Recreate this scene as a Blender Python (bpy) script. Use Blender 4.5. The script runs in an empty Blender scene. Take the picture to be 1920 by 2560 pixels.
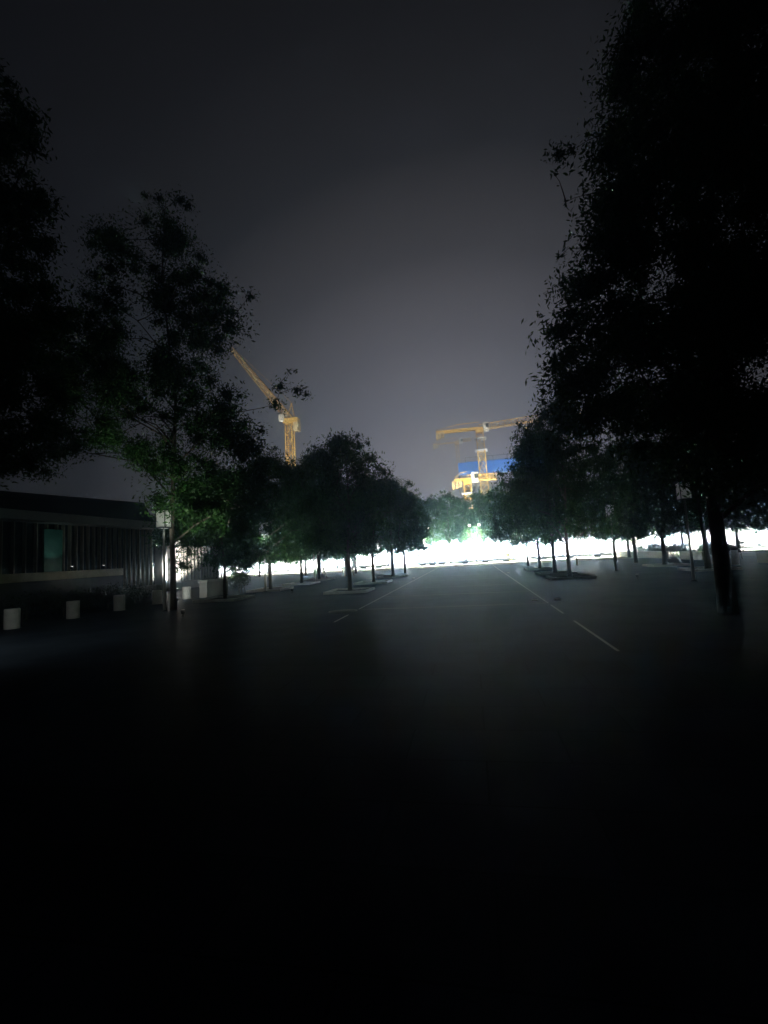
import bpy, bmesh, math, random
import numpy as np
from mathutils import Vector, Matrix
R = math.radians
S = bpy.context.scene
COL = S.collection

# ------------------------------------------------------------------ camera
F = 1150.0; CX, CY = 960.0, 1280.0; H = 1.55          # focal length and centre in pixels of the 1920x2560 frame, eye height
def _n(v): v = np.array(v, float); return v/np.linalg.norm(v)
_d1 = np.array([218, -96, -F]); _d2 = _d1+np.array([1, 0.056, 0])
_up = _n(np.cross(_d2, _d1)); _up = _up if _up[1] > 0 else -_up
_Y = _n(_d1); _Z = _up; _X = _n(np.cross(_Y, _Z))
RW = np.array([_X, _Y, _Z])                            # camera axes to world axes; +Y runs along the path
cd = bpy.data.cameras.new('camera'); cam = bpy.data.objects.new('camera', cd); COL.objects.link(cam)
cd.sensor_fit = 'VERTICAL'; cd.sensor_height = 36; cd.lens = F/2560*36; cd.clip_end = 3000; cd.clip_start = 0.05
M4 = Matrix([list(RW[0])+[0], list(RW[1])+[0], list(RW[2])+[H], [0, 0, 0, 1]])
cam.matrix_world = M4; S.camera = cam
def P(px, py, y):                                      # world point at path distance y that the pixel looks at
    r = RW@_n([px-CX, -(py-CY), -F]); r = r*(y/r[1]); return Vector((r[0], r[1], r[2]+H))

# ------------------------------------------------------------------ night sky (glow of the lit site ahead)
w = bpy.data.worlds.new('World'); S.world = w; w.use_nodes = True
nt = w.node_tree; bg = nt.nodes['Background']
tc = nt.nodes.new('ShaderNodeTexCoord'); dt = nt.nodes.new('ShaderNodeVectorMath'); dt.operation = 'DOT_PRODUCT'
g = _n((-0.03, 1, 0.02)); dt.inputs[1].default_value = tuple(g)
nt.links.new(tc.outputs['Generated'], dt.inputs[0])
rp = nt.nodes.new('ShaderNodeValToRGB'); nt.links.new(dt.outputs['Value'], rp.inputs[0])
SKY = [(0.0, (0.0016, 0.0014, 0.0016)), (0.4, (0.0036, 0.0033, 0.0038)), (0.61, (0.0096, 0.0086, 0.0087)), (0.74, (0.0202, 0.0182, 0.0183)), (0.838, (0.065, 0.056, 0.0545)), (0.913, (0.1624, 0.14, 0.141)), (0.961, (0.3192, 0.275, 0.2726)), (1.0, (0.5152, 0.44, 0.423))]
el = rp.color_ramp.elements
while len(el) < len(SKY): el.new(0.5)
for e, (p, c) in zip(el, SKY): e.position = p; e.color = (*c, 1)
nt.links.new(rp.outputs[0], bg.inputs[0]); bg.inputs[1].default_value = 1.0
S.view_settings.view_transform = 'Standard'; S.view_settings.look = 'None'
S.view_settings.exposure = 0.0; S.view_settings.gamma = 1
S.cycles.max_bounces = 6; S.cycles.volume_bounces = 1; S.cycles.sample_clamp_indirect = 60.0

# ------------------------------------------------------------------ helpers
random.seed(7); RNG = np.random.default_rng(7)
MATS = {}
def mat(name, col, rough=.7, metal=0, var=.25, scale=3.0, bump=0.0, emit=0, trans=0, spec=.5, stretch=None):
    if name in MATS: return MATS[name]
    m = bpy.data.materials.new(name); m.use_nodes = True; t = m.node_tree; b = t.nodes['Principled BSDF']
    b.inputs['Roughness'].default_value = rough; b.inputs['Metallic'].default_value = metal
    b.inputs['Specular IOR Level'].default_value = spec
    tcn = t.nodes.new('ShaderNodeTexCoord'); nz = t.nodes.new('ShaderNodeTexNoise'); nz.inputs['Scale'].default_value = scale
    nz.inputs['Detail'].default_value = 6
    if stretch:
        mp = t.nodes.new('ShaderNodeMapping'); mp.inputs['Scale'].default_value = stretch
        t.links.new(tcn.outputs['Object'], mp.inputs[0]); t.links.new(mp.outputs[0], nz.inputs['Vector'])
    else: t.links.new(tcn.outputs['Object'], nz.inputs['Vector'])
    r = t.nodes.new('ShaderNodeValToRGB'); t.links.new(nz.outputs['Fac'], r.inputs[0])
    r.color_ramp.elements[0].position = .3; r.color_ramp.elements[1].position = .7
    r.color_ramp.elements[0].color = (*[c*(1-var) for c in col], 1); r.color_ramp.elements[1].color = (*[min(1, c*(1+var)) for c in col], 1)
    t.links.new(r.outputs[0], b.inputs['Base Color'])
    if bump:
        bp = t.nodes.new('ShaderNodeBump'); bp.inputs['Strength'].default_value = bump; bp.inputs['Distance'].default_value = .02
        n2 = t.nodes.new('ShaderNodeTexNoise'); n2.inputs['Scale'].default_value = scale*8; t.links.new(tcn.outputs['Object'], n2.inputs['Vector'])
        t.links.new(n2.outputs['Fac'], bp.inputs['Height']); t.links.new(bp.outputs[0], b.inputs['Normal'])
    if emit: b.inputs['Emission Color'].default_value = (*col, 1); b.inputs['Emission Strength'].default_value = emit
    if trans:
        tr = t.nodes.new('ShaderNodeBsdfTranslucent'); t.links.new(r.outputs[0], tr.inputs[0]); mx = t.nodes.new('ShaderNodeMixShader')
        mx.inputs[0].default_value = trans; t.links.new(b.outputs[0], mx.inputs[1]); t.links.new(tr.outputs[0], mx.inputs[2])
        t.links.new(mx.outputs[0], t.nodes['Material Output'].inputs[0])
    MATS[name] = m; return m
def tag(o, label=None, cat=None, group=None, kind=None):
    for k, v in (('label', label), ('category', cat), ('group', group), ('kind', kind)):
        if v: o[k] = v
    return o
def link(o, parent=None):
    COL.objects.link(o)
    if parent: o.parent = parent
    return o
def empty(name, loc=(0, 0, 0), rz=0):
    o = bpy.data.objects.new(name, None); o.location = loc; o.rotation_euler = (0, 0, rz); o.empty_display_size = .2; return link(o)
def copy_tree(o, parent=None):
    c = o.copy(); COL.objects.link(c); c.parent = parent
    for ch in [q for q in COL.objects if q.parent == o]: copy_tree(ch, c)
    return c
class MB:
    def __init__(s): s.b = bmesh.new()
    def box(s, x0, x1, y0, y1, z0, z1, bev=0):
        r = bmesh.ops.create_cube(s.b, size=1); vs = r['verts']
        bmesh.ops.scale(s.b, verts=vs, vec=(x1-x0, y1-y0, z1-z0)); bmesh.ops.translate(s.b, verts=vs, vec=((x0+x1)/2, (y0+y1)/2, (z0+z1)/2))
        if bev:
            es = list({e for v in vs for e in v.link_edges}); bmesh.ops.bevel(s.b, geom=es, offset=bev, segments=2, affect='EDGES', profile=.6)
        return s
    def bar(s, a, b, r0, r1=None, n=8):
        a, b = Vector(a), Vector(b); d = b-a
        if d.length < 1e-6: return s
        r = bmesh.ops.create_cone(s.b, cap_ends=True, segments=n, radius1=r0, radius2=r0 if r1 is None else r1, depth=d.length)
        m = Matrix.Translation((a+b)/2)@d.to_track_quat('Z', 'Y').to_matrix().to_4x4()
        bmesh.ops.transform(s.b, verts=r['verts'], matrix=m); return s
    def tube(s, pts, rs, n=8):
        rings = []; u = None
        for i, p in enumerate(pts):
            p = Vector(p); d = (Vector(pts[min(i+1, len(pts)-1)])-Vector(pts[max(i-1, 0)])).normalized()
            if u is None: u = Vector((1, 0, 0)) if abs(d.x) < .7 else Vector((0, 1, 0))
            u = (u-d*u.dot(d)).normalized(); v = d.cross(u)
            rings.append([s.b.verts.new(p+u*math.cos(2*math.pi*k/n)*rs[i]+v*math.sin(2*math.pi*k/n)*rs[i]) for k in range(n)])
        for a, b in zip(rings, rings[1:]):
            for k in range(n): s.b.faces.new((a[k], a[(k+1) % n], b[(k+1) % n], b[k]))
        s.b.faces.new(rings[-1]); s.b.faces.new(rings[0][::-1]); return s
    def lathe(s, prof, n=24, c=(0, 0, 0)):
        rings = [[s.b.verts.new((c[0]+r*math.cos(2*math.pi*k/n), c[1]+r*math.sin(2*math.pi*k/n), c[2]+z)) for k in range(n)] for r, z in prof]
        for a, b in zip(rings, rings[1:]):
            for k in range(n): s.b.faces.new((a[k], a[(k+1) % n], b[(k+1) % n], b[k]))
        s.b.faces.new(rings[-1]); s.b.faces.new(rings[0][::-1]); return s
    def quad(s, pts): s.b.faces.new([s.b.verts.new(p) for p in pts]); return s
    def build(s, name, m, parent=None, smooth=False):
        me = bpy.data.meshes.new(name); bmesh.ops.recalc_face_normals(s.b, faces=s.b.faces); s.b.to_mesh(me); s.b.free()
        me.materials.append(m)
        if smooth: me.polygons.foreach_set('use_smooth', [True]*len(me.polygons))
        return link(bpy.data.objects.new(name, me), parent)

# ------------------------------------------------------------------ materials
stone = mat('pale_stone', (.42, .42, .39), .8, var=.15, scale=5, bump=.3)
concrete = mat('concrete', (.32, .31, .28), .85, var=.2, scale=2, bump=.3)
dark_metal = mat('dark_metal', (.06, .065, .07), .4, .6, var=.1)
grey_metal = mat('grey_metal', (.30, .31, .31), .35, .7, var=.1)
white_paint = mat('white_paint', (.72, .72, .70), .6, var=.06, scale=1.5)
bark = mat('bark', (.09, .075, .06), .9, var=.4, scale=6, bump=.6, stretch=(1, 1, .2))
soil = mat('soil', (.04, .035, .025), 1, var=.4, scale=8)
leaf_a = mat('leaf_deep_green', (.035, .11, .03), .5, var=.45, scale=1.2, trans=.4)
leaf_b = mat('leaf_mid_green', (.06, .16, .035), .5, var=.45, scale=1.2, trans=.45)
hedge_m = mat('hedge_leaf', (.035, .06, .025), .6, var=.4, scale=2, trans=.2)
crane_y = mat('crane_yellow_paint', (.66, .43, .10), .5, var=.15, scale=.5)
glass = mat('dark_glass', (.02, .03, .03), .08, var=.1)
lamp_glass = mat('frosted_lamp_glass', (.40, .42, .42), .35, var=.05)
def lamp_emit(name, col, st):
    m = bpy.data.materials.new(name); m.use_nodes = True; b = m.node_tree.nodes['Principled BSDF']
    b.inputs['Base Color'].default_value = (.8, .8, .8, 1); b.inputs['Emission Color'].default_value = (*col, 1); b.inputs['Emission Strength'].default_value = st; return m
lit_lens = lamp_emit('lit_lamp_lens', (1, .96, .86), 8)

def paving(name, col, rough, tile, matte=0.0):
    m = bpy.data.materials.new(name); m.use_nodes = True; t = m.node_tree; b = t.nodes['Principled BSDF']
    tcn = t.nodes.new('ShaderNodeTexCoord'); br = t.nodes.new('ShaderNodeTexBrick')
    br.inputs['Scale'].default_value = 1; br.inputs['Brick Width'].default_value = tile[0]; br.inputs['Row Height'].default_value = tile[1]
    br.inputs['Mortar Size'].default_value = .008; br.inputs['Mortar Smooth'].default_value = .3; br.offset = .5
    br.inputs['Color1'].default_value = (*[c*.85 for c in col], 1); br.inputs['Color2'].default_value = (*[c*1.15 for c in col], 1)
    br.inputs['Mortar'].default_value = (*[c*.45 for c in col], 1)
    t.links.new(tcn.outputs['Object'], br.inputs['Vector'])
    nz = t.nodes.new('ShaderNodeTexNoise'); nz.inputs['Scale'].default_value = .5; nz.inputs['Detail'].default_value = 8; t.links.new(tcn.outputs['Object'], nz.inputs['Vector'])
    mr = t.nodes.new('ShaderNodeMapRange'); mr.inputs[1].default_value = .3; mr.inputs[2].default_value = .7; mr.inputs[3].default_value = .65; mr.inputs[4].default_value = 1.3
    t.links.new(nz.outputs['Fac'], mr.inputs[0])
    mx = t.nodes.new('ShaderNodeMixRGB'); mx.blend_type = 'MULTIPLY'; mx.inputs[0].default_value = 1
    t.links.new(br.outputs['Color'], mx.inputs[1]); t.links.new(mr.outputs[0], mx.inputs[2]); t.links.new(mx.outputs[0], b.inputs['Base Color'])
    b.inputs['Specular IOR Level'].default_value = .02
    r2 = t.nodes.new('ShaderNodeMapRange'); r2.inputs[1].default_value = .3; r2.inputs[2].default_value = .7; r2.inputs[3].default_value = rough-.05; r2.inputs[4].default_value = rough+.05
    n3 = t.nodes.new('ShaderNodeTexNoise'); n3.inputs['Scale'].default_value = 1.3; n3.inputs['Detail'].default_value = 5; t.links.new(tcn.outputs['Object'], n3.inputs['Vector'])
    t.links.new(n3.outputs['Fac'], r2.inputs[0]); t.links.new(r2.outputs[0], b.inputs['Roughness'])
    n2 = t.nodes.new('ShaderNodeTexNoise'); n2.inputs['Scale'].default_value = 60; t.links.new(tcn.outputs['Object'], n2.inputs['Vector'])
    ad = t.nodes.new('ShaderNodeMath'); ad.operation = 'MULTIPLY_ADD'; ad.inputs[1].default_value = -3; t.links.new(br.outputs['Fac'], ad.inputs[0]); t.links.new(n2.outputs['Fac'], ad.inputs[2])
    bp = t.nodes.new('ShaderNodeBump'); bp.inputs['Strength'].default_value = .14; bp.inputs['Distance'].default_value = .004
    t.links.new(ad.outputs[0], bp.inputs['Height']); t.links.new(bp.outputs[0], b.inputs['Normal'])
    df = t.nodes.new('ShaderNodeBsdfDiffuse'); t.links.new(mx.outputs[0], df.inputs[0]); ms = t.nodes.new('ShaderNodeMixShader'); ms.inputs[0].default_value = matte
    t.links.new(b.outputs[0], ms.inputs[1]); t.links.new(df.outputs[0], ms.inputs[2]); t.links.new(ms.outputs[0], t.nodes['Material Output'].inputs[0])
    return m
pave = paving('dark_granite_paving', (.024, .032, .044), .43, (1.2, .6), .58)
pave_l = paving('pale_paving', (.38, .38, .36), .75, (1.0, .5))

# ------------------------------------------------------------------ ground
tag(MB().quad([(-900, -900, 0), (900, -900, 0), (900, 900, 0), (-900, 900, 0)]).build('ground', mat('bare_ground', (.05, .05, .045), .95, var=.3, scale=.3)), kind='structure')
tag(MB().quad([(-20, -25, .004), (20, -25, .004), (20, 46, .004), (-20, 46, .004)]).build('plaza', pave), kind='structure')
tag(MB().quad([(-70, 46, .004), (70, 46, .004), (70, 71.6, .004), (-70, 71.6, .004)]).build('road', pave_l), kind='structure')
linem = mat('steel_inlay', (.34, .34, .33), .46, .9, var=.1, scale=4)
for x, ys, ye in ((-3.38, 10.9, 12.2), (-3.38, 13.4, 45.9), (1.955, 7.2, 10.1), (1.955, 11.2, 12.9), (1.955, 13.3, 45.9)):
    o = MB().quad([(x-.024, ys, .008), (x+.024, ys, .008), (x+.024, ye, .008), (x-.024, ye, .008)]).build('path_line', linem); tag(o, kind='structure')
for y in (13.2, 17.0, 20.6, 25.4, 29.8, 35.0, 39.5):   # dark strips painted for the shadow bars across the path
    o = MB().quad([(-3.3, y, .0075), (1.9, y, .0075), (1.9, y+.22, .0075), (-3.3, y+.22, .0075)]).build('shadow_band', mat('shadow_band_dark', (.022, .022, .024), .7, var=.2)); tag(o, kind='structure')

# ------------------------------------------------------------------ trees
def leaf_mesh(name, C, Rr, n_per, size, mats, up=.25, seed=0):
    """thousands of pointed leaves gathered round clump centres C (k,3) with radii Rr (k)"""
    r = np.random.default_rng(seed); k = len(C); n = k*n_per
    C = np.repeat(np.array(C, float), n_per, 0); Rr = np.repeat(np.array(Rr, float), n_per)
    d = r.normal(size=(n, 3)); d /= np.linalg.norm(d, axis=1)[:, None]; rad = Rr*np.minimum(np.abs(r.normal(size=n))*.62, 1.0+.35*r.random(n))
    keep = r.random(n) < np.minimum(1, (Rr/np.max(Rr)*1.15)**2); C, d, rad, Rr = C[keep], d[keep], rad[keep], Rr[keep]; n = len(C)
    p = C+d*rad[:, None]*np.array([1, 1, .8])
    a = r.normal(size=(n, 3)); a[:, 2] -= .5; a /= np.linalg.norm(a, axis=1)[:, None]
    b = np.cross(a, r.normal(size=(n, 3))); b /= np.linalg.norm(b, axis=1)[:, None]
    L = size*(.6+.8*r.random(n))[:, None]; W = L*.36
    v = np.stack([p, p+a*L*.45+b*W*.5, p+a*L, p+a*L*.45-b*W*.5], 1).reshape(-1, 3)
    me = bpy.data.meshes.new(name); me.vertices.add(4*n); me.vertices.foreach_set('co', v.astype(np.float32).ravel())
    me.loops.add(4*n); me.loops.foreach_set('vertex_index', np.arange(4*n, dtype=np.int32))
    me.polygons.add(n); me.polygons.foreach_set('loop_start', np.arange(0, 4*n, 4, dtype=np.int32))
    for m in mats: me.materials.append(m)
    if len(mats) > 1: me.polygons.foreach_set('material_index', (r.random(n) < .4).astype(np.int32))
    me.update(calc_edges=True); return me
def wood_mesh(base_h, r0, tips, lean=(0, 0), seed=0, segs=8):
    """trunk forking into limbs that reach the clump tips"""
    rr = random.Random(seed); mb = MB(); zs = [0, base_h*.2, base_h*.55, base_h]
    tp = [Vector((lean[0]*z+rr.uniform(-.05, .05)*z*.3, lean[1]*z+rr.uniform(-.05, .05)*z*.3, z)) for z in zs]
    top = max(t[2] for t in tips); axis = tp+[Vector((lean[0]*base_h+rr.uniform(-.3, .3), lean[1]*base_h+rr.uniform(-.3, .3), base_h+(top-base_h)*f)) for f in (.35, .7, .95)]
    mb.tube(axis, [r0*1.18, r0*1.02, r0*.9, r0*.78, r0*.5, r0*.27, r0*.08], segs)
    tips = [Vector(t) for t in tips]; nodes = []
    def limb(a, t, rb, sag):
        side = (t-a).cross(Vector((rr.uniform(-1, 1), rr.uniform(-1, 1), .3))).normalized(); L = (t-a).length
        pts = [a.lerp(t, f)+side*L*rr.uniform(-.06, .06)+Vector((0, 0, sag*L*math.sin(math.pi*f))) for f in (0, .3, .6, .85, 1)]; pts[0] = a; pts[-1] = t
        mb.tube(pts, [rb, rb*.75, rb*.5, rb*.32, .006], 5); nodes.extend(pts[1:])
    order = sorted(range(len(tips)), key=lambda i: (i % 7 != 0, math.hypot(tips[i].x, tips[i].y)))
    for i in order:
        t = tips[i]
        if i % 7 == 0 or not nodes:
            zb = max(base_h*.8, min(t.z-.35*math.hypot(t.x, t.y)-.4, top*.85)); zb = min(zb, t.z+.2)
            f = next((k for k in range(len(axis)-1) if axis[k+1].z >= zb), len(axis)-2)
            a = axis[f].lerp(axis[f+1], max(0, min(1, (zb-axis[f].z)/max(.01, axis[f+1].z-axis[f].z))))
            limb(a, t, r0*.34*max(.35, 1-zb/top)+.014, .1)
        else:
            a = min(nodes, key=lambda q: (q-t).length+max(0, q.z-t.z)); limb(a, t, .006+.012*(a-t).length, .05)
    return mb
def generic_crown(h, cb, rad, nclump, seed):
    r = random.Random(seed); tips = []; lobes = [(r.uniform(0, 6.28), r.uniform(.75, 1.2)) for _ in range(5)]
    for i in range(nclump):
        z = cb+(h-cb)*((i+.5)/nclump)**.9; f = (z-cb)/(h-cb)
        prof = (1-f**2.2)**.6*(.78+.35*min(1, f*3))
        th = r.uniform(0, 6.28); k = 1+.22*sum(math.cos(th-a)*s for a, s in lobes)/2.2
        q = rad*prof*k*math.sqrt(r.uniform(.12, 1)); tips.append((q*math.cos(th), q*math.sin(th), z))
    for i in range(nclump//7):
        z = cb+(h-cb)*r.uniform(.45, 1.06); f = min(1, (z-cb)/(h-cb)); th = r.uniform(0, 6.28)
        q = rad*((1-f**2.2)**.6*.9+.22)*r.uniform(.95, 1.2); tips.append((q*math.cos(th), q*math.sin(th), z+r.uniform(0, .35)))
    return tips
PROTO = {}
def proto_tree(kind):
    if kind in PROTO: return PROTO[kind]
    h, cb, rad, nc, npc, size, mats, r0, cr, seed = kind
    tips = generic_crown(h, cb, rad, nc, seed)
    rr = random.Random(seed+5); Rr = [cr*rr.uniform(.65, 1.2) if i < nc else cr*rr.uniform(.3, .55) for i, _ in enumerate(tips)]
    lm = leaf_mesh('crown', tips, Rr, npc, size, mats, seed=seed)
    wo = wood_mesh(cb*1.05, r0, tips[::2], seed=seed); me = bpy.data.meshes.new('trunk'); bmesh.ops.recalc_face_normals(wo.b, faces=wo.b.faces); wo.b.to_mesh(me); wo.b.free(); me.materials.append(bark)
    me.polygons.foreach_set('use_smooth', [True]*len(me.polygons))
    PROTO[kind] = (lm, me); return PROTO[kind]
def plant(kind, x, y, rz, sc, label, group, name='street_tree', rs=1.0):
    lm, wm = proto_tree(kind); t = empty(name, (x, y, 0), rz); t.scale = (sc*rs, sc*rs*random.uniform(.9, 1.1), sc)
    tag(t, label, 'tree', group); link(bpy.data.objects.new('trunk', wm), t); link(bpy.data.objects.new('crown', lm), t); return t
def in_poly(x, y, poly):
    c = False; j = len(poly)-1
    for i in range(len(poly)):
        xi, yi = poly[i]; xj, yj = poly[j]
        if (yi > y) != (yj > y) and x < (xj-xi)*(y-yi)/(yj-yi)+xi: c = not c
        j = i
    return c
def big_tree(name, x, y, polys, holes, spread, nclump, npc, size, cr, r0, bh, label, seed, mats, extra=(), kind='tree'):
    """a large tree at its real place: clumps spread through a crown as deep as it is wide"""
    r = random.Random(seed); C = []
    xs = [p[0] for q in polys for p in q]; ys = [p[1] for q in polys for p in q]; tries = 0
    while len(C) < nclump and tries < 40000:
        tries += 1; px = r.uniform(min(xs), max(xs)); py = r.uniform(min(ys), max(ys))
        if not any(in_poly(px, py, q) for q in polys) or any(in_poly(px, py, q) for q in holes): continue
        yy = y+r.uniform(-1, 1)*spread; c = P(px, py, yy)
        if min([(c-q).length for q in C[-60:]] or [9]) < cr*.45: continue
        C.append(c)
    C = [(c.x-x, c.y-y, c.z) for c in C]; Rr = [cr*r.uniform(.6, 1.2) for _ in C]
    for (px, py, rr_, dy) in extra: c = P(px, py, y+dy); C.append((c.x-x, c.y-y, c.z)); Rr.append(rr_)
    t = empty(name, (x, y, 0)); tag(t, label, kind)
    wood_mesh(bh, r0, C[::3]+C[-len(extra):] if extra else C[::3], seed=seed, segs=12).build('trunk', bark, t, True)
    link(bpy.data.objects.new('crown', leaf_mesh('crown', C, Rr, npc, size, mats, seed=seed)), t)
    return t
# the three large trees that frame the view
big_tree('tall_tree', -10.76, 15.23,
    [[(380, 540), (430, 540), (500, 640), (600, 760), (600, 790), (560, 840), (545, 940), (600, 1030), (640, 1110), (670, 1190), (660, 1290), (600, 1330), (420, 1320), (360, 1230), (400, 1100), (370, 900), (390, 700), (350, 560)],
     [(200, 590), (300, 560), (350, 640), (320, 740), (300, 800), (360, 1000), (370, 1180), (320, 1140), (170, 1140), (120, 1190), (40, 1190), (100, 900), (160, 800), (230, 720)]],
    [], 2.6, 300, 620, .125, .74, .105, 3.0, 'tall ragged tree on the left beside the glass pavilion, a sky gap splitting its crown', 11, [leaf_a, leaf_b],
    extra=[(400, 495, .4, .5), (450, 500, .5, .3), (470, 515, .34, .3), (365, 490, .25, .5), (700, 965, .42, 0), (745, 975, .36, 0), (765, 985, .3, 0), (690, 1010, .42, 0), (720, 930, .12, 0), (625, 740, .35, 0), (740, 925, .12, 0), (655, 1075, .3, 0), (600, 990, .22, 0)])
big_tree('tall_tree', -12.2, 8.6,
    [[(-120, 150), (20, 170), (60, 260), (90, 330), (80, 420), (130, 430), (110, 520), (60, 560), (140, 620), (110, 700), (180, 760), (120, 860), (150, 980), (110, 1090), (60, 1200), (-150, 1220)]],
    [], 1.6, 260, 420, .11, .42, .15, 2.8, 'tall dark tree at the left edge of the photo, cut off by the frame', 12, [leaf_a, leaf_b])
big_tree('tall_tree', 4.95, 10.45,
    [[(1590, -40), (1600, 60), (1560, 130), (1530, 240), (1600, 290), (1510, 340), (1500, 450), (1495, 560), (1450, 640), (1420, 740), (1390, 810), (1405, 900), (1385, 960), (1410, 1040), (1560, 1090), (1640, 1170), (1700, 1200), (1960, 1210), (2150, 1200), (2100, -200)],
     [(1620, 300), (1960, 250), (1960, 1180), (1640, 1120), (1540, 1040), (1480, 700)]],
    [[(1620, -30), (1740, -40), (1700, 90), (1640, 110)]], 2.8, 520, 820, .105, .58, .155, 2.3, 'huge black tree on the right whose crown fills the upper right corner', 13, [leaf_a, leaf_b],
    extra=[(1400, 385, .34, 0), (1385, 430, .1, 0), (1430, 375, .12, 0), (1415, 505, .1, 0), (1400, 640, .1, 0), (1380, 830, .25, 0), (1590, 40, .25, 0), (1570, 90, .22, 0), (1390, 900, .15, 0)])

K = dict(mid=(7.2, 1.9, 2.9, 95, 340, .17, [leaf_a, leaf_b], .12, .80, 21),
         mid2=(6.8, 1.95, 2.8, 90, 340, .17, [leaf_a, leaf_b], .11, .78, 22),
         low=(7.4, 1.55, 2.9, 100, 330, .17, [leaf_a, leaf_b], .09, .80, 27), low2=(6.8, 1.6, 2.8, 92, 330, .17, [leaf_a, leaf_b], .085, .78, 28),
         tallmid=(8.8, 1.9, 3.3, 130, 340, .17, [leaf_a, leaf_b], .13, .85, 23),
         far=(9.6, 3.0, 3.0, 72, 190, .26, [leaf_b, leaf_a], .12, .7, 24),
         far2=(8.6, 2.6, 2.8, 68, 190, .26, [leaf_b, leaf_a], .11, .7, 25))
K = {k: v[:6]+(tuple(v[6]),)+v[7:] for k, v in K.items()}
_pt = proto_tree
def T(k, x, y, label, group, sc=1.0, rs=1.0): plant(K[k], x, y, random.uniform(0, 6.28), sc*random.uniform(.96, 1.04), label, group, rs=rs)
g1 = 'trees in the row left of the path'
T('mid', -5.45, 20.2, 'low round tree nearest the camera in the row just left of the path', g1, 1.0, .8)
T('mid2', -5.6, 26.0, 'second tree of the row just left of the path, standing in a kerbed pit', g1, .88, 1.0)
T('mid', -5.5, 32.0, 'third tree from the camera in the row just left of the path', g1, .95)
T('mid2', -5.5, 38.0, 'farthest tree of the row just left of the path, close to the lit road', g1)
g2 = 'trees in the row right of the path'
T('tallmid', 4.47, 23.08, 'nearer of the two full dark trees right of the path in white rimmed pits', g2, .92, .82)
T('mid', 4.45, 26.84, 'farther of the two full dark trees right of the path in white rimmed pits', g2, 1.05, .8)
T('mid2', 4.5, 33.0, 'third tree of the row right of the path, behind the twin pits', g2)
T('mid2', 4.5, 39.5, 'last tree of the row right of the path before the lit road', g2, .9)
g3 = 'trees in the outer left row'
T('low2', -10.7, 18.7, 'slim tree with a black trunk beside the low grey wall on the left', g3, .85)
T('low', -10.8, 23.6, 'leafy tree just behind the second left lamp post', g3)
T('low2', -10.8, 28.2, 'tree between the second and third left lamp posts', g3, 1.1)
T('tallmid', -11.2, 32.9, 'taller tree behind the two round crowns left of the path', g3, 1.10, .85)
T('low', -10.1, 36.6, 'propped young tree at the far end of the outer left row', g3, .95)
T('low2', -10.7, 42.0, 'last tree of the outer left row beside the lit road', g3)
g4 = 'trees in the outer right row'
for i, (y, lb) in enumerate([(24.5, 'nearest tree of the outer right row, before the white bin'), (30.0, 'second tree of the outer right row beside the low beige wall'), (35.5, 'third tree of the outer right row beside the hedge'), (41.0, 'last tree of the outer right row near the lit road')]):
    T(('tallmid', 'mid')[i % 2], 11.0+.2*i, y, lb, g4)
g5 = 'grove trees left of the plaza'
for i, (x, y) in enumerate([(-17, 37), (-16, 43), (-22, 40.5), (-22.5, 46.5), (-28, 44), (-29, 50), (-16.5, 49), (-35, 48), (-20, 54), (-25.5, 55), (-31, 56), (-37, 54), (-14, 53.5)]):
    T(('low', 'low2')[i % 2], x, y, 'dark round grove tree among the trunks against the light left of the plaza', g5, 1.05)
g6 = 'grove trees right of the plaza'
for i, (x, y) in enumerate([(17.5, 30), (17.6, 37), (18, 44), (22.5, 33), (23, 40), (24, 47.5), (15, 48.5), (29, 37), (30, 45)]):
    T(('mid', 'mid2')[i % 2], x, y, 'dark round grove tree behind the low wall right of the plaza', g6, 1.1)
g7 = 'trees beyond the lit road'
cen = [(-7.2, 'lit green tree beyond the road, left of the path axis with a dark trunk'), (-2.9, 'lit green tree beyond the road straight below the small far crane'), (1.6, 'tree beyond the road at the middle of the path, glittering lamps behind it'), (5.4, 'lit green tree beyond the road with a forked dark trunk beneath the big crane'), (9.4, 'lit tree beyond the road to the right of the forked one')]
for i, (x, lb) in enumerate(cen): T(('far', 'far2')[i % 2], x, 63.5+(i % 3)*.8, lb, g7, (1, 1.12, 1, 1.0, 1)[i])
for i, (x, lb) in enumerate([(-5.2, 'pale lit tree set back between the two leftmost centre trees beyond the road'), (-.7, 'lit tree set back behind the middle of the path beyond the road'), (3.5, 'lit tree set back below the low orange crane beyond the road'), (7.6, 'lit tree set back beyond the road, left edge of the right tree row')]): T(('far2', 'far')[i % 2], x, 66.2+i % 2, lb, g7, (1.05, .95, 1.05, 1)[i])
for i, x in enumerate([-46, -41, -36.5, -31.5, -26.5, -21.5, -16.5, -11.8, 13.8, 18.4, 23, 27.5, 32.2, 37, 42]):
    T(('far2', 'far')[i % 2], x, 64+(i % 2)*1.2, 'tree in the long row against the white hoarding beyond the road', g7)

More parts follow.
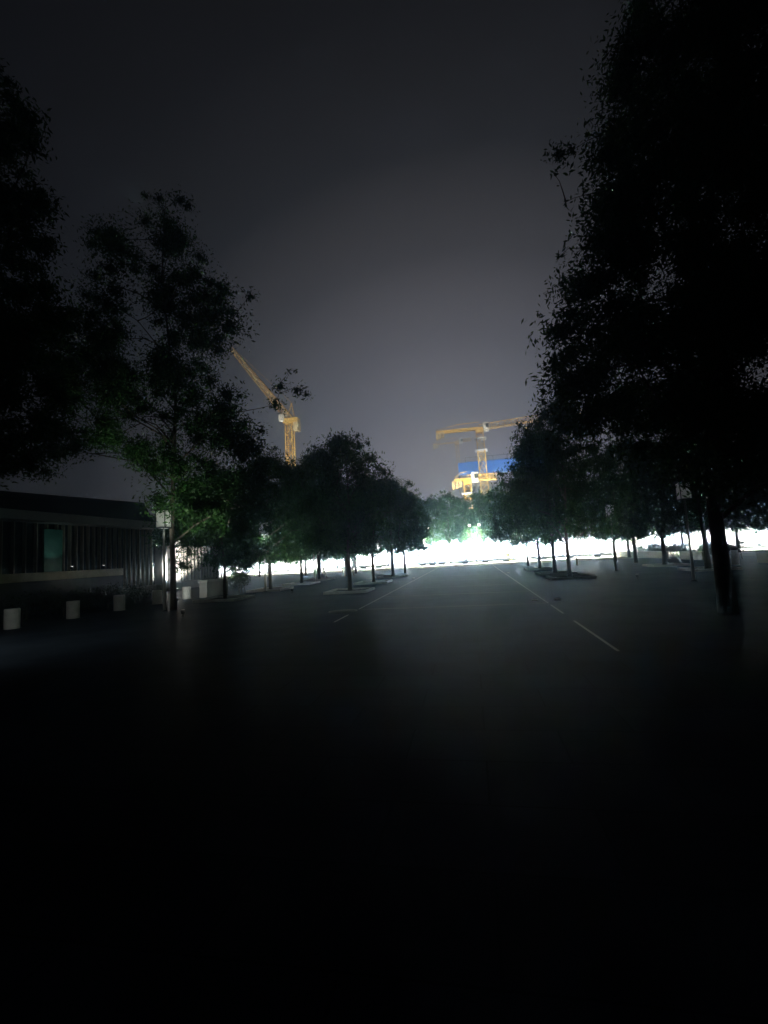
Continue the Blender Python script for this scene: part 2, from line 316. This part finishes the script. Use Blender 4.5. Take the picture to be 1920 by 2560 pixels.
# ------------------------------------------------------------------ tree pits
def pit(x, y, label, first=[None]):
    if first[0] is None:
        t = empty('tree_pit', (x, y, 0)); mb = MB(); a, b = .95, .83
        mb.box(-a, a, -a, -b, .0, .11, .008); mb.box(-a, a, b, a, .0, .11, .008); mb.box(-a, -b, -b, b, .0, .11, .008); mb.box(b, a, -b, b, .0, .11, .008)
        mb.build('kerb', stone, t); MB().box(-.83, .83, -.83, .83, 0, .045).build('soil_bed', soil, t); first[0] = t
    else:
        t = copy_tree(first[0]); t.location = (x, y, 0)
    tag(t, label, 'tree pit', 'square kerbed tree pits')
for x, y, lb in [(4.47, 23.08, 'square pale kerbed pit round the nearer of the two right trunks'), (4.45, 26.84, 'square pale kerbed pit round the farther of the two right trunks'),
                 (-5.45, 20.2, 'square kerbed pit round the nearest trunk left of the path'), (-5.6, 26.0, 'square kerbed pit round the second trunk left of the path'),
                 (-5.5, 32, 'square kerbed pit round the third trunk left of the path'), (4.5, 33, 'square kerbed pit round the third trunk right of the path'),
                 (-10.7, 18.7, 'square kerbed pit at the black trunk beside the grey wall'), (-10.8, 23.6, 'square kerbed pit just behind the second left lamp post'),
                 (-10.8, 28.2, 'square kerbed pit of the fourth tree in the outer left row'), (11.0, 24.5, 'square kerbed pit of the nearest outer right tree'), (11.2, 30, 'square kerbed pit of the second outer right tree'), (-11.2, 32.9, 'square kerbed pit of the taller tree in the outer left row')]:
    pit(x, y, lb)
# wooden tripod props at two young trees
wood = mat('prop_wood', (.22, .15, .09), .8, var=.3, scale=5)
for x, y, lb in [(-11.2, 32.9, 'wooden tripod prop round the taller tree of the outer left row'), (-10.1, 36.6, 'wooden tripod prop round the farther young tree on the left')]:
    t = empty('tree_prop', (x, y, 0)); tag(t, lb, 'tree prop', 'tripod tree props')
    for k in range(3):
        a = k*2.094+.5; MB().bar((.62*math.cos(a), .62*math.sin(a), 0), (.13*math.cos(a), .13*math.sin(a), 1.45), .035, .03).build('prop_pole', wood, t)

# ------------------------------------------------------------------ left bollards, wall, hedge
def drum():
    t = empty('stone_bollard'); MB().lathe([(.17, 0), (.19, .015), (.196, .06), (.196, .565), (.192, .585), (.18, .592), (.05, .594)], 32).build('drum', mat('white_stone', (.66, .66, .63), .7, var=.1, scale=6), t, True)
    MB().lathe([(.235, 0), (.235, .012)], 32).build('base_ring', dark_metal, t, True); return t
d0 = drum()
for i, (y, lb) in enumerate([(11.5, 'pale stone drum bollard cut by the left edge of the photo'), (13.62, 'second pale drum bollard from the left edge'), (15.72, 'third pale drum bollard from the left edge, before the dark hedge'),
                             (17.9, 'fourth pale drum bollard, just left of the first thin lamp post'), (20.0, 'bright pale drum bollard standing at the corner of the low grey wall')]):
    t = d0 if i == 0 else copy_tree(d0); t.location = (-13.42, y, 0); t.rotation_euler.z = i; tag(t, lb, 'bollard', 'pale drum bollards on the left')
t = empty('low_wall', (-12.75, 20.3, 0)); tag(t, 'low grey stone seat wall behind the bright bollard on the left', 'wall')
MB().box(-.2, .2, 0, 1.9, 0, .74, .01).build('wall_body', concrete, t); MB().box(-.26, .26, -.05, 1.95, .74, .83, .012).build('coping', stone, t)
def hedge(x0, x1, y0, y1, h, label, n=9000, z0=0):
    r = np.random.default_rng(int(abs(x0*7+y0)*13)); L = [(x1-x0), (y1-y0), h]
    C = []; 
    m = max(6, int(L[0]*L[1]*3))
    for _ in range(m): C.append((r.uniform(x0+.25, x1-.25), r.uniform(y0+.25, y1-.25), z0+h*r.uniform(.35, .85)))
    lm = leaf_mesh('foliage', C, [min(.42, h*.5)]*m, max(20, n//m), .10, (hedge_m,), seed=3)
    t = empty('hedge'); tag(t, label, 'hedge'); link(bpy.data.objects.new('foliage', lm), t)
    mb = MB(); 
    for _ in range(max(6, m//3)):
        x, y = r.uniform(x0+.3, x1-.3), r.uniform(y0+.3, y1-.3); mb.bar((x, y, z0), (x+r.uniform(-.1, .1), y+r.uniform(-.1, .1), z0+h*.6), .02, .008, 5)
    mb.build('woody_stems', bark, t); return t
hedge(-17.2, -14.1, 6, 19.6, .85, 'dark clipped hedge running behind the pale drum bollards', 22000)
hedge(-12.3, -11.3, 21.6, 22.6, 1.15, 'small round dark bush at the far end of the low grey wall', 5000)

# ------------------------------------------------------------------ lamp posts
def lamp_post():
    t = empty('lamp_post'); MB().lathe([(.055, .02), (.052, 1.0), (.038, 1.02), (.034, 2.86), (.03, 2.98)], 14).build('post', mat('pale_grey_post', (.42, .43, .42), .5, var=.05), t, True)
    MB().lathe([(.11, 0), (.11, .03), (.06, .05)], 16).build('base_flange', dark_metal, t, True)
    h = MB(); h.box(-.19, .19, -.19, .19, 2.96, 3.0, .005); h.box(-.22, .22, -.22, .22, 3.60, 3.66, .01)
    for sx in (-1, 1):
        for sy in (-1, 1): h.box(sx*.185-.012, sx*.185+.012, sy*.185-.012, sy*.185+.012, 3.0, 3.6)
    f = h.build('lantern_frame', dark_metal, t)
    MB().box(-.17, .17, -.17, .17, 3.002, 3.598).build('lantern_glass', lamp_emit('lantern_glass_added_glow', (.9, 1, 1), .045), f); return t  # faint glow added so the unlit lantern glass reads grey
l0 = lamp_post()
gl, gr = 'thin lantern posts on the left', 'thin lantern posts on the right'
for i, (x, y, lb, g_) in enumerate([(-10.9, 14.93, 'thin lantern post on the left in front of the bright pavilion columns', gl), (-10.6, 22.54, 'second thin lantern post on the left, against the light band', gl), (-10.6, 30.2, 'third thin dim lantern post on the left among the trunks', gl), (-10.6, 38.0, 'farthest thin dim lantern post on the left', gl),
                                (7.8, 18.51, 'nearest dim lantern post on the right, its foot catching light', gr), (7.6, 26.93, 'second dim lantern post on the right of the twin trunks', gr), (7.65, 36.5, 'farthest dim lantern post on the right, half hidden by trunks', gr)]):
    t = l0 if i == 0 else copy_tree(l0); t.location = (x, y, 0); tag(t, lb, 'lamp post', g_)
t = copy_tree(l0); t.location = (-10.7, 7.2, 0); tag(t, 'unseen lantern post added outside the left edge to light the drum bollards', 'lamp post', gl); lamps = [(t, 120)]  # unseen extra post, put in only to light the bollards
for t, pw in lamps:
    ld = bpy.data.lights.new('added_down_beam', 'SPOT'); ld.energy = pw; ld.spot_size = R(140); ld.spot_blend = .8; ld.color = (.95, 1, .93); ld.shadow_soft_size = .12
    lo = bpy.data.objects.new('added_down_beam', ld); lo.location = (0, 0, 2.7); lo.rotation_euler = (R(28), R(-10), 0); link(lo, t)
for key, pw in (('second thin lantern', 90), ('thin lantern post on the left in', 4)):
    t = next(o for o in COL.objects if o.get('label', '').startswith(key)); f = [c for c in COL.objects if c.parent == t and c.name.startswith('lantern_frame')][0]
    ld = bpy.data.lights.new('lantern_glow', 'POINT'); ld.energy = pw; ld.color = (.90, 1, .86); ld.shadow_soft_size = .16
    lo = bpy.data.objects.new('lantern_glow', ld); lo.location = (0, 0, 2.84); link(lo, t)

# ------------------------------------------------------------------ left pavilion
t = empty('pavilion', (-20, 8, 0)); tag(t, 'dark glass pavilion with vertical fins and a flat roof on the left', 'building')
MB().box(-10, 0, 0, 18.6, 0, .5).build('plinth', concrete, t)
MB().box(-10, .9, -1, 18.9, 3.98, 4.40, .02).build('roof_slab', mat('grey_fascia', (.25, .27, .28), .6, var=.1), t)
MB().box(-9.9, -.15, .15, 18.4, .5, 3.98).build('glass_wall', glass, t)
fin = mat('fin_cladding', (.30, .27, .22), .6, var=.1)
y = .3; k = 0
while y < 18.4:
    MB().box(-.12, .06, y, y+.05, .5, 3.98).build('fin', fin, t); y += .55 if y < 11 else .38; k += 1
mb = MB(); rv = [(-12, -3, 4.4), (-2, -3, 4.4), (-2, 21.5, 4.4), (-12, 21.5, 4.4)]; top = [(-10, -2, 5.3), (-3, -2, 5.3), (-3, 21.3, 6.3), (-10, 21.3, 6.3)]
V = [mb.b.verts.new(p) for p in rv+top]
for f in [(0, 1, 5, 4), (1, 2, 6, 5), (2, 3, 7, 6), (3, 0, 4, 7), (4, 5, 6, 7), (3, 2, 1, 0)]: mb.b.faces.new([V[i] for i in f])
mb.build('upper_roof', mat('dark_roofing', (.012, .012, .012), 1, var=.2, spec=.05), t)
MB().box(.0, .10, 10.55, 11.55, .5, 3.7).build('door_panel', mat('teal_glass_door', (.06, .22, .19), .4, var=.15), t)
for ya, yb in ((19.25, 19.5), (20.3, 20.98)):
    MB().box(-.05, .15, ya, yb, .45, 3.45, .01).build('column', white_paint, t)
mb = MB().box(-.25, .25, 18.7, 26, 0, .45); mb.build('screen_base', concrete, t)
MB().box(-.2, -.12, 18.62, 26, .45, 3.0).build('screen_panel', mat('dark_cladding', (.03, .03, .03), .8, var=.2), t)
s_ = MB(); s_.box(-.06, .06, 21.2, 26, .45, .55); s_.box(-.06, .06, 21.2, 26, 2.90, 3.0); s_.build('screen_rail', fin, t)
y = 21.3
while y < 25.95: MB().box(-.09, .09, y, y+.06, .55, 2.9).build('screen_fin', mat('pale_fin', (.5, .49, .45), .55, var=.08), t); y += .42
tt = empty('terrace_wall', (-18.3, 4, 0)); tag(tt, 'beige terrace parapet in front of the glass pavilion', 'wall')
MB().box(-.18, .18, 0, 17.4, 0, 1.28).build('wall_base', mat('dark_cladding', (.05, .05, .045), .8, var=.2), tt)
MB().box(-.24, .24, -.05, 17.45, 1.28, 1.64, .01).build('parapet_band', mat('beige_stone', (.36, .33, .24), .7, var=.15), tt)
shaded_lens = lamp_emit('shaded_lamp_lens', (.9, 1, .9), .05)
def uplight(x, y, z, label, power, aim, cone, col=(1, .95, .85), lens=None):
    t = empty('spotlight', (x, y, z)); tag(t, label, 'spotlight')
    MB().lathe([(.05, 0), (.05, .02), (.02, .03), (.02, .08)], 12).build('foot', dark_metal, t, True)
    MB().lathe([(.055, .08), (.065, .1), (.065, .2), (.058, .2)], 14).build('housing', dark_metal, t, True)
    MB().lathe([(.05, .202), (.05, .206)], 14).build('lens', lens or lit_lens, t, True)
    ld = bpy.data.lights.new('spot', 'SPOT'); ld.energy = power; ld.spot_size = R(cone); ld.spot_blend = .5; ld.color = col; ld.shadow_soft_size = .04
    lo = bpy.data.objects.new('spot_beam', ld); lo.location = (0, 0, .24); lo.rotation_euler = (Vector(aim)-Vector((x, y, z+.24))).to_track_quat('-Z', 'Y').to_euler(); link(lo, t)
uplight(-18.5, 18.7, 1.64, 'tiny lit spotlight on the parapet before the teal door', 9, (-19.9, 19.0, 3.2), 60, (.7, 1, .85))
uplight(-18.5, 20.6, 1.64, 'tiny lit spotlight on the parapet to the right of the teal door', 3, (-19.9, 20.6, 3.4), 50)
uplight(-18.3, 26.3, 0, 'small ground spotlight added to brighten the white pavilion columns', 3000, (-19.9, 28.4, 1.8), 50)  # added lamp that brightens the columns

uplight(-12.75, 18.3, 0, 'small ground spotlight added to light the last drum bollard and low grey wall', 42, (-13.1, 20.4, .4), 80, (.95, 1, .92), shaded_lens)  # added lamp, fills in light on the bollard and wall
uplight(-9.0, 13.2, 0, 'small ground spotlight added to light the tall left tree', 480, (-10.2, 15.6, 8.5), 62, (.92, 1, .80), shaded_lens)  # added lamp, brings a green tint to the tall crown
uplight(6.6, 20.6, 0, 'small ground spotlight added to light the row right of the path', 110, (5.0, 24, 4.2), 75, (.92, 1, .80), shaded_lens)  # added lamp for the right row foliage
uplight(-8.6, 21.2, 0, 'small ground spotlight added to light the outer left row', 170, (-10.6, 24.5, 4.2), 75, (.92, 1, .80), shaded_lens)  # added lamp for the outer left foliage
# ------------------------------------------------------------------ right low wall, hedges, bin
for i, (y0, y1, lb) in enumerate([(24.0, 29.0, 'low beige wall segment at the right edge of the photo'), (35.2, 38.6, 'short low beige wall segment between the trunks on the right'), (41.5, 53.6, 'long low beige wall segment under the rounded hedge on the right')]):
    t = empty('low_wall', (15.5, y0, 0)); tag(t, lb, 'wall', 'low beige walls on the right')
    MB().box(0, .35, 0, y1-y0, 0, .52, .01).build('wall_body', mat('beige_stone', (.36, .33, .24), .7), t); MB().box(-.04, .39, -.04, y1-y0+.04, .52, .60, .01).build('coping', stone, t)
hedge(16.0, 18.2, 22, 30, 1.25, 'dark hedge above the low wall at the right edge', 14000)
hedge(15.9, 17.6, 33.5, 39, 1.3, 'dark hedge behind the short beige wall segment', 9000)
hedge(15.9, 18.0, 40.5, 51, 1.25, 'rounded dark hedge standing out against the bright road on the right', 16000)
t = empty('litter_bin', (13.8, 27.75, 0)); tag(t, 'pale cylindrical litter bin in front of the low wall at the right', 'bin')
MB().lathe([(.15, 0), (.17, .03), (.17, .78), (.16, .79)], 24).build('bin_body', white_paint, t, True)
MB().lathe([(.14, .79), (.14, .90)], 24).build('opening_band', dark_metal, t, True)
MB().lathe([(.17, .90), (.178, .92), (.16, .98), (.08, 1.0)], 24).build('lid', white_paint, t, True)

# ------------------------------------------------------------------ benches by the road, small things
def bench(x0, x1, y, label):
    t = empty('stone_bench', (x0, y, 0)); tag(t, label, 'bench', 'long stone benches facing the road'); L = x1-x0
    MB().box(0, L, -.28, .28, .22, .42, .015).build('seat_slab', mat('dark_bench_stone', (.07, .07, .068), .8, var=.2), t)
    for k in range(3): c = L*(k+.5)/3; MB().box(c-.35, c+.35, -.2, .2, 0, .22).build('plinth', mat('dark_bench_stone', (.07, .07, .068)), t)
bench(-16.2, -10.4, 56.2, 'long stone bench left of the path, partly behind tree trunks')
bench(-6.5, -3.0, 56.3, 'short stone bench at the left end of the path line')
bench(-2.0, 5.1, 56.0, 'long stone bench straight ahead across the end of the path')
bench(6.7, 15.6, 56.5, 'longest stone bench to the right of the twin trunks')
t = empty('barrier_drum', (4.3, 57.4, 0)); tag(t, 'yellow plastic barrier drum behind the long bench', 'drum')
yel = mat('yellow_plastic', (.7, .48, .05), .5, var=.05)
MB().lathe([(.36, 0), (.38, .05), (.31, .1), (.29, 1.0), (.25, 1.05), (.1, 1.07)], 20).build('drum_body', yel, t, True)
MB().lathe([(.309, .45), (.305, .62)], 20).build('reflective_band', white_paint, t, True)
for i, (x, lb) in enumerate([(-1.3, 'left of three slim blue posts behind the long bench'), (-.9, 'middle of three slim blue posts behind the long bench'), (-.45, 'right of three slim blue posts behind the long bench')]):
    t = empty('delineator_post', (x, 57.3, 0)); tag(t, lb, 'post', 'slim blue posts'); MB().lathe([(.06, 0), (.04, .05), (.04, .8), (.02, .82)], 12).build('post', mat('blue_plastic', (.05, .35, .6), .5), t, True)
    MB().lathe([(.13, 0), (.12, .03)], 12).build('foot', dark_metal, t, True)
stud = None
for i, p in enumerate([((1337, 1502), 'left of the two small bright studs set in the paving on the right line'), ((1393, 1500), 'right of the two small bright studs set in the paving near the right line'), ((1034, 1446), 'small bright stud beside the far end of the left line'), ((1271, 1433), 'faint stud just right of the far right line')]):
    r = RW@_n([p[0][0]-CX, -(p[0][1]-CY), -F]); r = r*(-H/r[2])
    if stud is None:
        stud = empty('ground_stud'); MB().lathe([(.11, .004), (.11, .014), (.095, .02)], 20).build('rim', grey_metal, stud, True); MB().lathe([(.085, .01), (.08, .034), (.05, .045)], 20).build('dome', white_paint, stud, True); t = stud
    else: t = copy_tree(stud)
    t.location = (round(float(r[0]), 2), round(float(r[1]), 2), 0); tag(t, p[1], 'ground stud', 'studs set in the plaza')
t = empty('manhole_cover', (-3.75, 13.0, 0)); tag(t, 'dark round manhole cover interrupting the left line', 'manhole cover')
MB().lathe([(.42, .006), (.42, .018), (.40, .02)], 32).build('frame_ring', dark_metal, t, True); MB().lathe([(.38, .01), (.37, .024)], 32).build('lid', mat('cast_iron', (.02, .02, .02), .6, .3), t, True)

# ------------------------------------------------------------------ hoarding and flood lamps beyond the road
hm = mat('white_hoarding_sheet', (.80, .80, .77), .6, var=.04, scale=.4)
t = empty('site_hoarding', (0, 72, 0)); tag(t, 'long white construction hoarding glaring under floodlights beyond the road', 'hoarding')
x = -62
while x < 58:
    MB().box(x+.02, x+2.98, -.04, .04, .12, 3.35).build('panel', hm, t); MB().box(x-.02, x+.018, -.06, .06, 0, 3.4).build('panel_post', grey_metal, t); x += 3
MB().box(-62, 58, -.10, .10, 0, .12).build('footing', concrete, t)
def flood(x, y, h, label, p_wall, p_road, col=(.94, .98, 1)):
    t = empty('flood_lamp', (x, y, 0)); tag(t, label, 'street lamp', 'flood lamps along the road')
    MB().lathe([(.11, 0), (.09, .4), (.05, h)], 12).build('pole', grey_metal, t, True)
    hd = MB(); hd.box(-.75, .75, -.04, .04, h-.04, h+.04)
    hd.build('cross_arm', grey_metal, t)
    for sx in (-.6, .6):
        hh = MB().box(sx-.18, sx+.18, -.12, .12, h+.05, h+.30, .01).build('lamp_head', dark_metal, t)
        MB().box(sx-.15, sx+.15, -.126, -.122, h+.08, h+.27).build('lens', lit_lens, hh)
    for nm, pw, ang, cone, bl, dy in (('wall_beam', p_wall, 66, 60, .6, .45), ('road_beam', p_road, -22, 80, .2, -.45)):
        ld = bpy.data.lights.new(nm, 'SPOT'); ld.energy = pw; ld.spot_size = R(cone); ld.spot_blend = bl; ld.color = col; ld.shadow_soft_size = .15
        lo = bpy.data.objects.new(nm, ld); lo.location = (0, dy, h+.1); lo.rotation_euler = (R(ang), 0, 0); link(lo, t)
FX = [-54, -46, -38, -30, -22, -14, -6.0, 0.6, 6.5, 13.5, 21, 29, 37]
FL = ['twin flood lamp at the far left end of the road', 'second twin flood lamp from the left end of the road', 'third twin flood lamp from the left end of the road', 'fourth twin flood lamp from the left end of the road',
      'fifth twin flood lamp from the left, behind the left grove', 'twin flood lamp behind the outer left tree row', 'twin flood lamp behind the left bench', 'twin flood lamp straight ahead behind the middle bench',
      'twin flood lamp behind the yellow drum', 'twin flood lamp behind the twin right trunks', 'fourth twin flood lamp from the right end of the road', 'third twin flood lamp from the right end of the road', 'last twin flood lamp at the right end of the road']
for i, x in enumerate(FX):
    flood(x, 60.5, 4.6, FL[i], 24000 if abs(x) < 9 else 12000, 42000, (1, .97, .78))

WX = []  # positions of low floodlights added to whiten the hoarding
x = -58.5
while x < 55: WX.append(round(x, 2)); x += random.uniform(3.6, 5.6)
w0 = None; sides = {}
WX.sort(key=lambda v: abs(v))
for i, x in enumerate(WX):
    if w0 is None:
        t = w0 = empty('added_washer'); MB().box(-.25, .25, -.15, .15, 0, .04).build('foot_plate', dark_metal, t); MB().box(-.22, .22, -.07, .07, .06, .42, .01).build('lamp_head', dark_metal, t)
        ld = bpy.data.lights.new('wash_beam', 'SPOT'); ld.energy = 24000; ld.spot_size = R(150); ld.spot_blend = .5; ld.color = (.78, .90, 1); ld.shadow_soft_size = .12
        lo = bpy.data.objects.new('wash_beam', ld); lo.location = (0, .12, .3); lo.rotation_euler = (R(100), 0, 0); link(lo, t)
    else: t = copy_tree(w0)
    if abs(x) > 13:
        if i % 3 not in sides:
            ld = bpy.data.lights.new('wash_beam', 'SPOT'); ld.energy = (3500, 9000, 16000)[i % 3]; ld.color = ((1, .90, .70), (.95, .97, 1), (.80, .92, 1))[i % 3]; ld.spot_size = R(140); ld.spot_blend = .7; ld.shadow_soft_size = .12; sides[i % 3] = ld
        for c in COL.objects:
            if c.parent == t and c.type == 'LIGHT': c.data = sides[i % 3]
    t.location = (x, 68.6, 0); tag(t, 'low floodlight added at the foot of the white hoarding to brighten it', 'floodlight', 'low floodlights added to brighten the white hoarding')
# ------------------------------------------------------------------ building site: cranes and the blue wrapped block
def lattice(mb, a, b, w, n, rc=.11, rd=.05, up=Vector((0, 0, 1)), tri=False, w1=None):
    a, b = Vector(a), Vector(b); d = (b-a).normalized(); s = d.cross(up).normalized(); u = s.cross(d).normalized(); w1 = w if w1 is None else w1
    def ring(f):
        c = a.lerp(b, f); ww = w+(w1-w)*f
        return [c+s*ww/2-u*ww/2, c-s*ww/2-u*ww/2, c+u*ww/2] if tri else [c+s*ww/2+u*ww/2, c-s*ww/2+u*ww/2, c-s*ww/2-u*ww/2, c+s*ww/2-u*ww/2]
    rr = [ring(i/n) for i in range(n+1)]; m = len(rr[0])
    for k in range(m): mb.bar(rr[0][k], rr[-1][k], rc, n=5)
    for i in range(n):
        for k in range(m):
            k2 = (k+1) % m; p, q = (k, k2) if i % 2 else (k2, k)
            mb.bar(rr[i][p], rr[i+1][q], rd, n=4); mb.bar(rr[i][k], rr[i][k2], rd, n=4)
def crane(name, base, top, jibL, jibR, mw, label, jd=1.8, cabs=True):
    t = empty(name, base); tag(t, label, 'tower crane'); b = Vector(base)
    A, B = Vector(top)-b, None
    mb = MB(); lattice(mb, (0, 0, 0), A, mw, max(8, int(A.z/2.4)), .13, .07, up=Vector((0, 1, 0))); mb.build('mast', crane_y, t)
    L, Rr = Vector(jibL)-b, Vector(jibR)-b
    mb = MB(); lattice(mb, A+Vector((0, 0, .6)), Rr+Vector((0, 0, .6)), jd, max(10, int((Rr-A).length/2)), .13, .07, tri=True); mb.build('jib', crane_y, t)
    mb = MB(); d = (L-A); mb.box(min(A.x, L.x), max(A.x, L.x), -.7, .7, min(A.z, L.z)-.25, max(A.z, L.z)+.25) if abs(d.z) < 1.5 else None
    mb.bar(A+Vector((0, 0, 2.4)), A+d*.5+Vector((0, 0, 2.0)), .12, n=5); mb.bar(A+d*.5+Vector((0, 0, 2.0)), L+Vector((0, 0, .6)), .09, n=5); mb.build('counter_jib', crane_y, t)
    mb = MB(); c = L.lerp(A, .06)
    for k in range(3): mb.box(c.x-.9+k*.95, c.x-.15+k*.95, -.8, .8, c.z-2.6+.25*k, c.z-.3, .03)
    mb.build('counterweight', mat('counterweight_concrete', (.5, .42, .25), .8), t)
    MB().box(A.x-1.1, A.x+1.1, -1.1, 1.1, A.z-1.3, A.z+.4, .05).build('slewing_ring', crane_y, t)
    cb = MB().box(A.x+1.2, A.x+3.0, -1.0, 1.0, A.z-.9, A.z+1.9, .06).build('cab', white_paint, t)
    MB().box(A.x+2.0, A.x+3.02, -1.04, -.98, A.z+.2, A.z+1.4).build('window', glass, cb)
    return t, A
c1, A1 = crane('tower_crane', (6.0, 150, 0), (5.4, 150, 40.6), (-8.6, 150, 41.0), (46, 150, 43.2), 2.3, 'big yellow tower crane above the blue wrapped block, jib reaching right')
for z in (37.4, 33.5):
    f = z/40.6; MB().box(-1.9-.6*f, 1.9-.6*f, -1.9, 1.9, z-.12, z+.12).build('platform', white_paint, c1)
mb = MB(); tp = Vector((14, 0, 40.7)); mb.box(13.2, 14.8, -.5, .5, 41.2, 41.5); mb.bar((14, 0, 41.2), (14, 0, 39.6), .05); mb.box(13.7, 14.3, -.2, .2, 39.0, 39.6); mb.build('trolley', crane_y, c1)
# small far crane, left of the big one
pa = P(1142, 1106, 230); pl = P(1083, 1110, 230)
c2, A2 = crane('tower_crane', (pa.x+.8, 230, 0), tuple(pa), (pl.x, 230, pa.z), (pa.x+7, 230, pa.z+.4), 1.5, 'small distant tower crane with a yellow counterweight box left of the big crane', 1.4)
# low crane in front of the block
pa = P(1168, 1200, 128); pl = P(1136, 1199, 128); pr = P(1244, 1205, 128)
c3, A3 = crane('tower_crane', (pa.x, 128, 0), (pa.x, 128, pa.z), (pl.x, 128, pa.z+.2), (pr.x, 128, pa.z-.2), 1.9, 'low orange tower crane with a white cab just above the treetops', 1.6)
MB().box(-1.7, 1.7, -1.7, 1.7, A3.z-4.0, A3.z-3.7).build('platform', white_paint, c3)
# left luffing crane
t = empty('luffing_crane', (-60, 150, 0)); tag(t, 'yellow luffing crane with a steep raised jib behind the left tree', 'tower crane')
mb = MB(); lattice(mb, (0, 0, 0), (.4, 0, 50), 2.4, 22, .2, .1, up=Vector((0, 1, 0))); mb.build('mast', crane_y, t)
mb = MB(); lattice(mb, (.6, 0, 51), (-21, 0, 80), 2.3, 22, .17, .09, up=Vector((0, 1, 0)), w1=1.2); mb.build('jib', crane_y, t)
MB().box(-1.6, 3.8, -1.4, 1.4, 49.6, 51.2, .05).build('machinery_deck', crane_y, t); MB().box(2.2, 4.0, -1.3, 1.3, 46.6, 49.6, .05).build('counterweight', mat('counterweight_concrete', (.5, .42, .25)), t)
mb = MB(); mb.bar((2.6, -.8, 51.2), (1.4, 0, 57), .16); mb.bar((-.6, .8, 51.2), (1.4, 0, 57), .14); mb.bar((1.4, 0, 57), (-20.6, 0, 80.6), .06); mb.build('a_frame', crane_y, t)
cb = MB().box(-2.6, -.9, -2.4, -1.4, 50, 52.4, .05).build('cab', white_paint, t); MB().box(-2.63, -2.58, -2.2, -1.6, 51, 52).build('window', glass, cb)
# block
bl = P(1145, 1158, 170); bt = bl.z
t = empty('building_block', (bl.x, 170, 0)); tag(t, 'building shell wrapped in bright blue sheeting below the big crane', 'building')
shell = mat('raw_concrete', (.35, .34, .32), .9, var=.2, scale=.2)
for k in range(9): z = k*3.1; MB().box(.3, 33, .4, 18, z, z+.3).build('floor_slab', shell, t)
mb = MB()
for ix in range(7):
    for iy in range(3): mb.box(.8+ix*5, 1.4+ix*5, .8+iy*8, 1.4+iy*8, .3, 28)
mb.build('column_grid', shell, t)
MB().box(0, 33.4, 0, .25, bt-4.6, bt).build('blue_sheeting', mat('blue_sheeting', (.05, .20, .62), .6, var=.15, scale=.3, stretch=(1, 1, .2)), t)
MB().box(0, .25, .26, 18, bt-4.6, bt).build('side_sheeting', MATS['blue_sheeting'], t)
mb = MB()
for k in range(6): mb.box(2.6+k*5, 2.8+k*5, .3, .5, bt, bt+1.9)
mb.box(2.6, 32, .3, .5, bt+1.72, bt+1.9); mb.box(2.6, 32, .3, .5, bt+.15, bt+.3); mb.build('roof_rail', dark_metal, t)
def site_flood(x, y, z, aim, power, cone, label, col=(1, .86, .64)):
    t = empty('site_floodlight', (x, y, z)); tag(t, label, 'floodlight')
    MB().lathe([(.35, 0), (.06, .1), (.05, 1.4)], 12).build('stand', dark_metal, t); hd = MB().box(-.4, .4, -.2, .2, 1.4, 1.9, .02).build('lamp_head', dark_metal, t)
    MB().box(-.35, .35, -.206, -.202, 1.45, 1.85).build('lens', lit_lens, hd)
    ld = bpy.data.lights.new('beam', 'SPOT'); ld.energy = power; ld.spot_size = R(cone); ld.spot_blend = .6; ld.color = col; ld.shadow_soft_size = .5
    lo = bpy.data.objects.new('beam', ld); lo.location = (0, 0, 2.2); lo.rotation_euler = (Vector(aim)-Vector((x, y, z+2.2))).to_track_quat('-Z', 'Y').to_euler(); link(lo, t)
site_flood(2, 100, 0, (12, 150, 38), 300000, 55, 'hidden floodlight on the site aimed up at the big crane')
site_flood(-30, 104, 0, (-5, 230, 53), 1500000, 18, 'hidden floodlight on the site aimed at the distant crane', (1, .9, .7))
site_flood(8, 106, 0, (8, 170, 27), 300000, 40, 'hidden floodlight on the site aimed at the blue sheeting', (.85, .92, 1))
site_flood(-2, 92, 0, (2, 128, 22), 17000, 45, 'hidden floodlight on the site aimed at the low orange crane', (1, .88, .6))
site_flood(-38, 105, 0, (-65, 150, 60), 480000, 50, 'hidden floodlight on the site aimed at the luffing crane')

# ------------------------------------------------------------------ scattering volume added to imitate the lens veil round the bright band
hz = bpy.data.materials.new('lens_veil'); hz.use_nodes = True; t = hz.node_tree; t.nodes.remove(t.nodes['Principled BSDF'])
pv = t.nodes.new('ShaderNodeVolumePrincipled'); pv.inputs['Color'].default_value = (.48, .73, 1, 1); pv.inputs['Density'].default_value = .005; pv.inputs['Anisotropy'].default_value = .85
t.links.new(pv.outputs[0], t.nodes['Material Output'].inputs['Volume'])
VEIL = True
if VEIL: tag(MB().box(-110, 80, -30, 260, -1, 84).build('veil_haze', hz), kind='stuff')
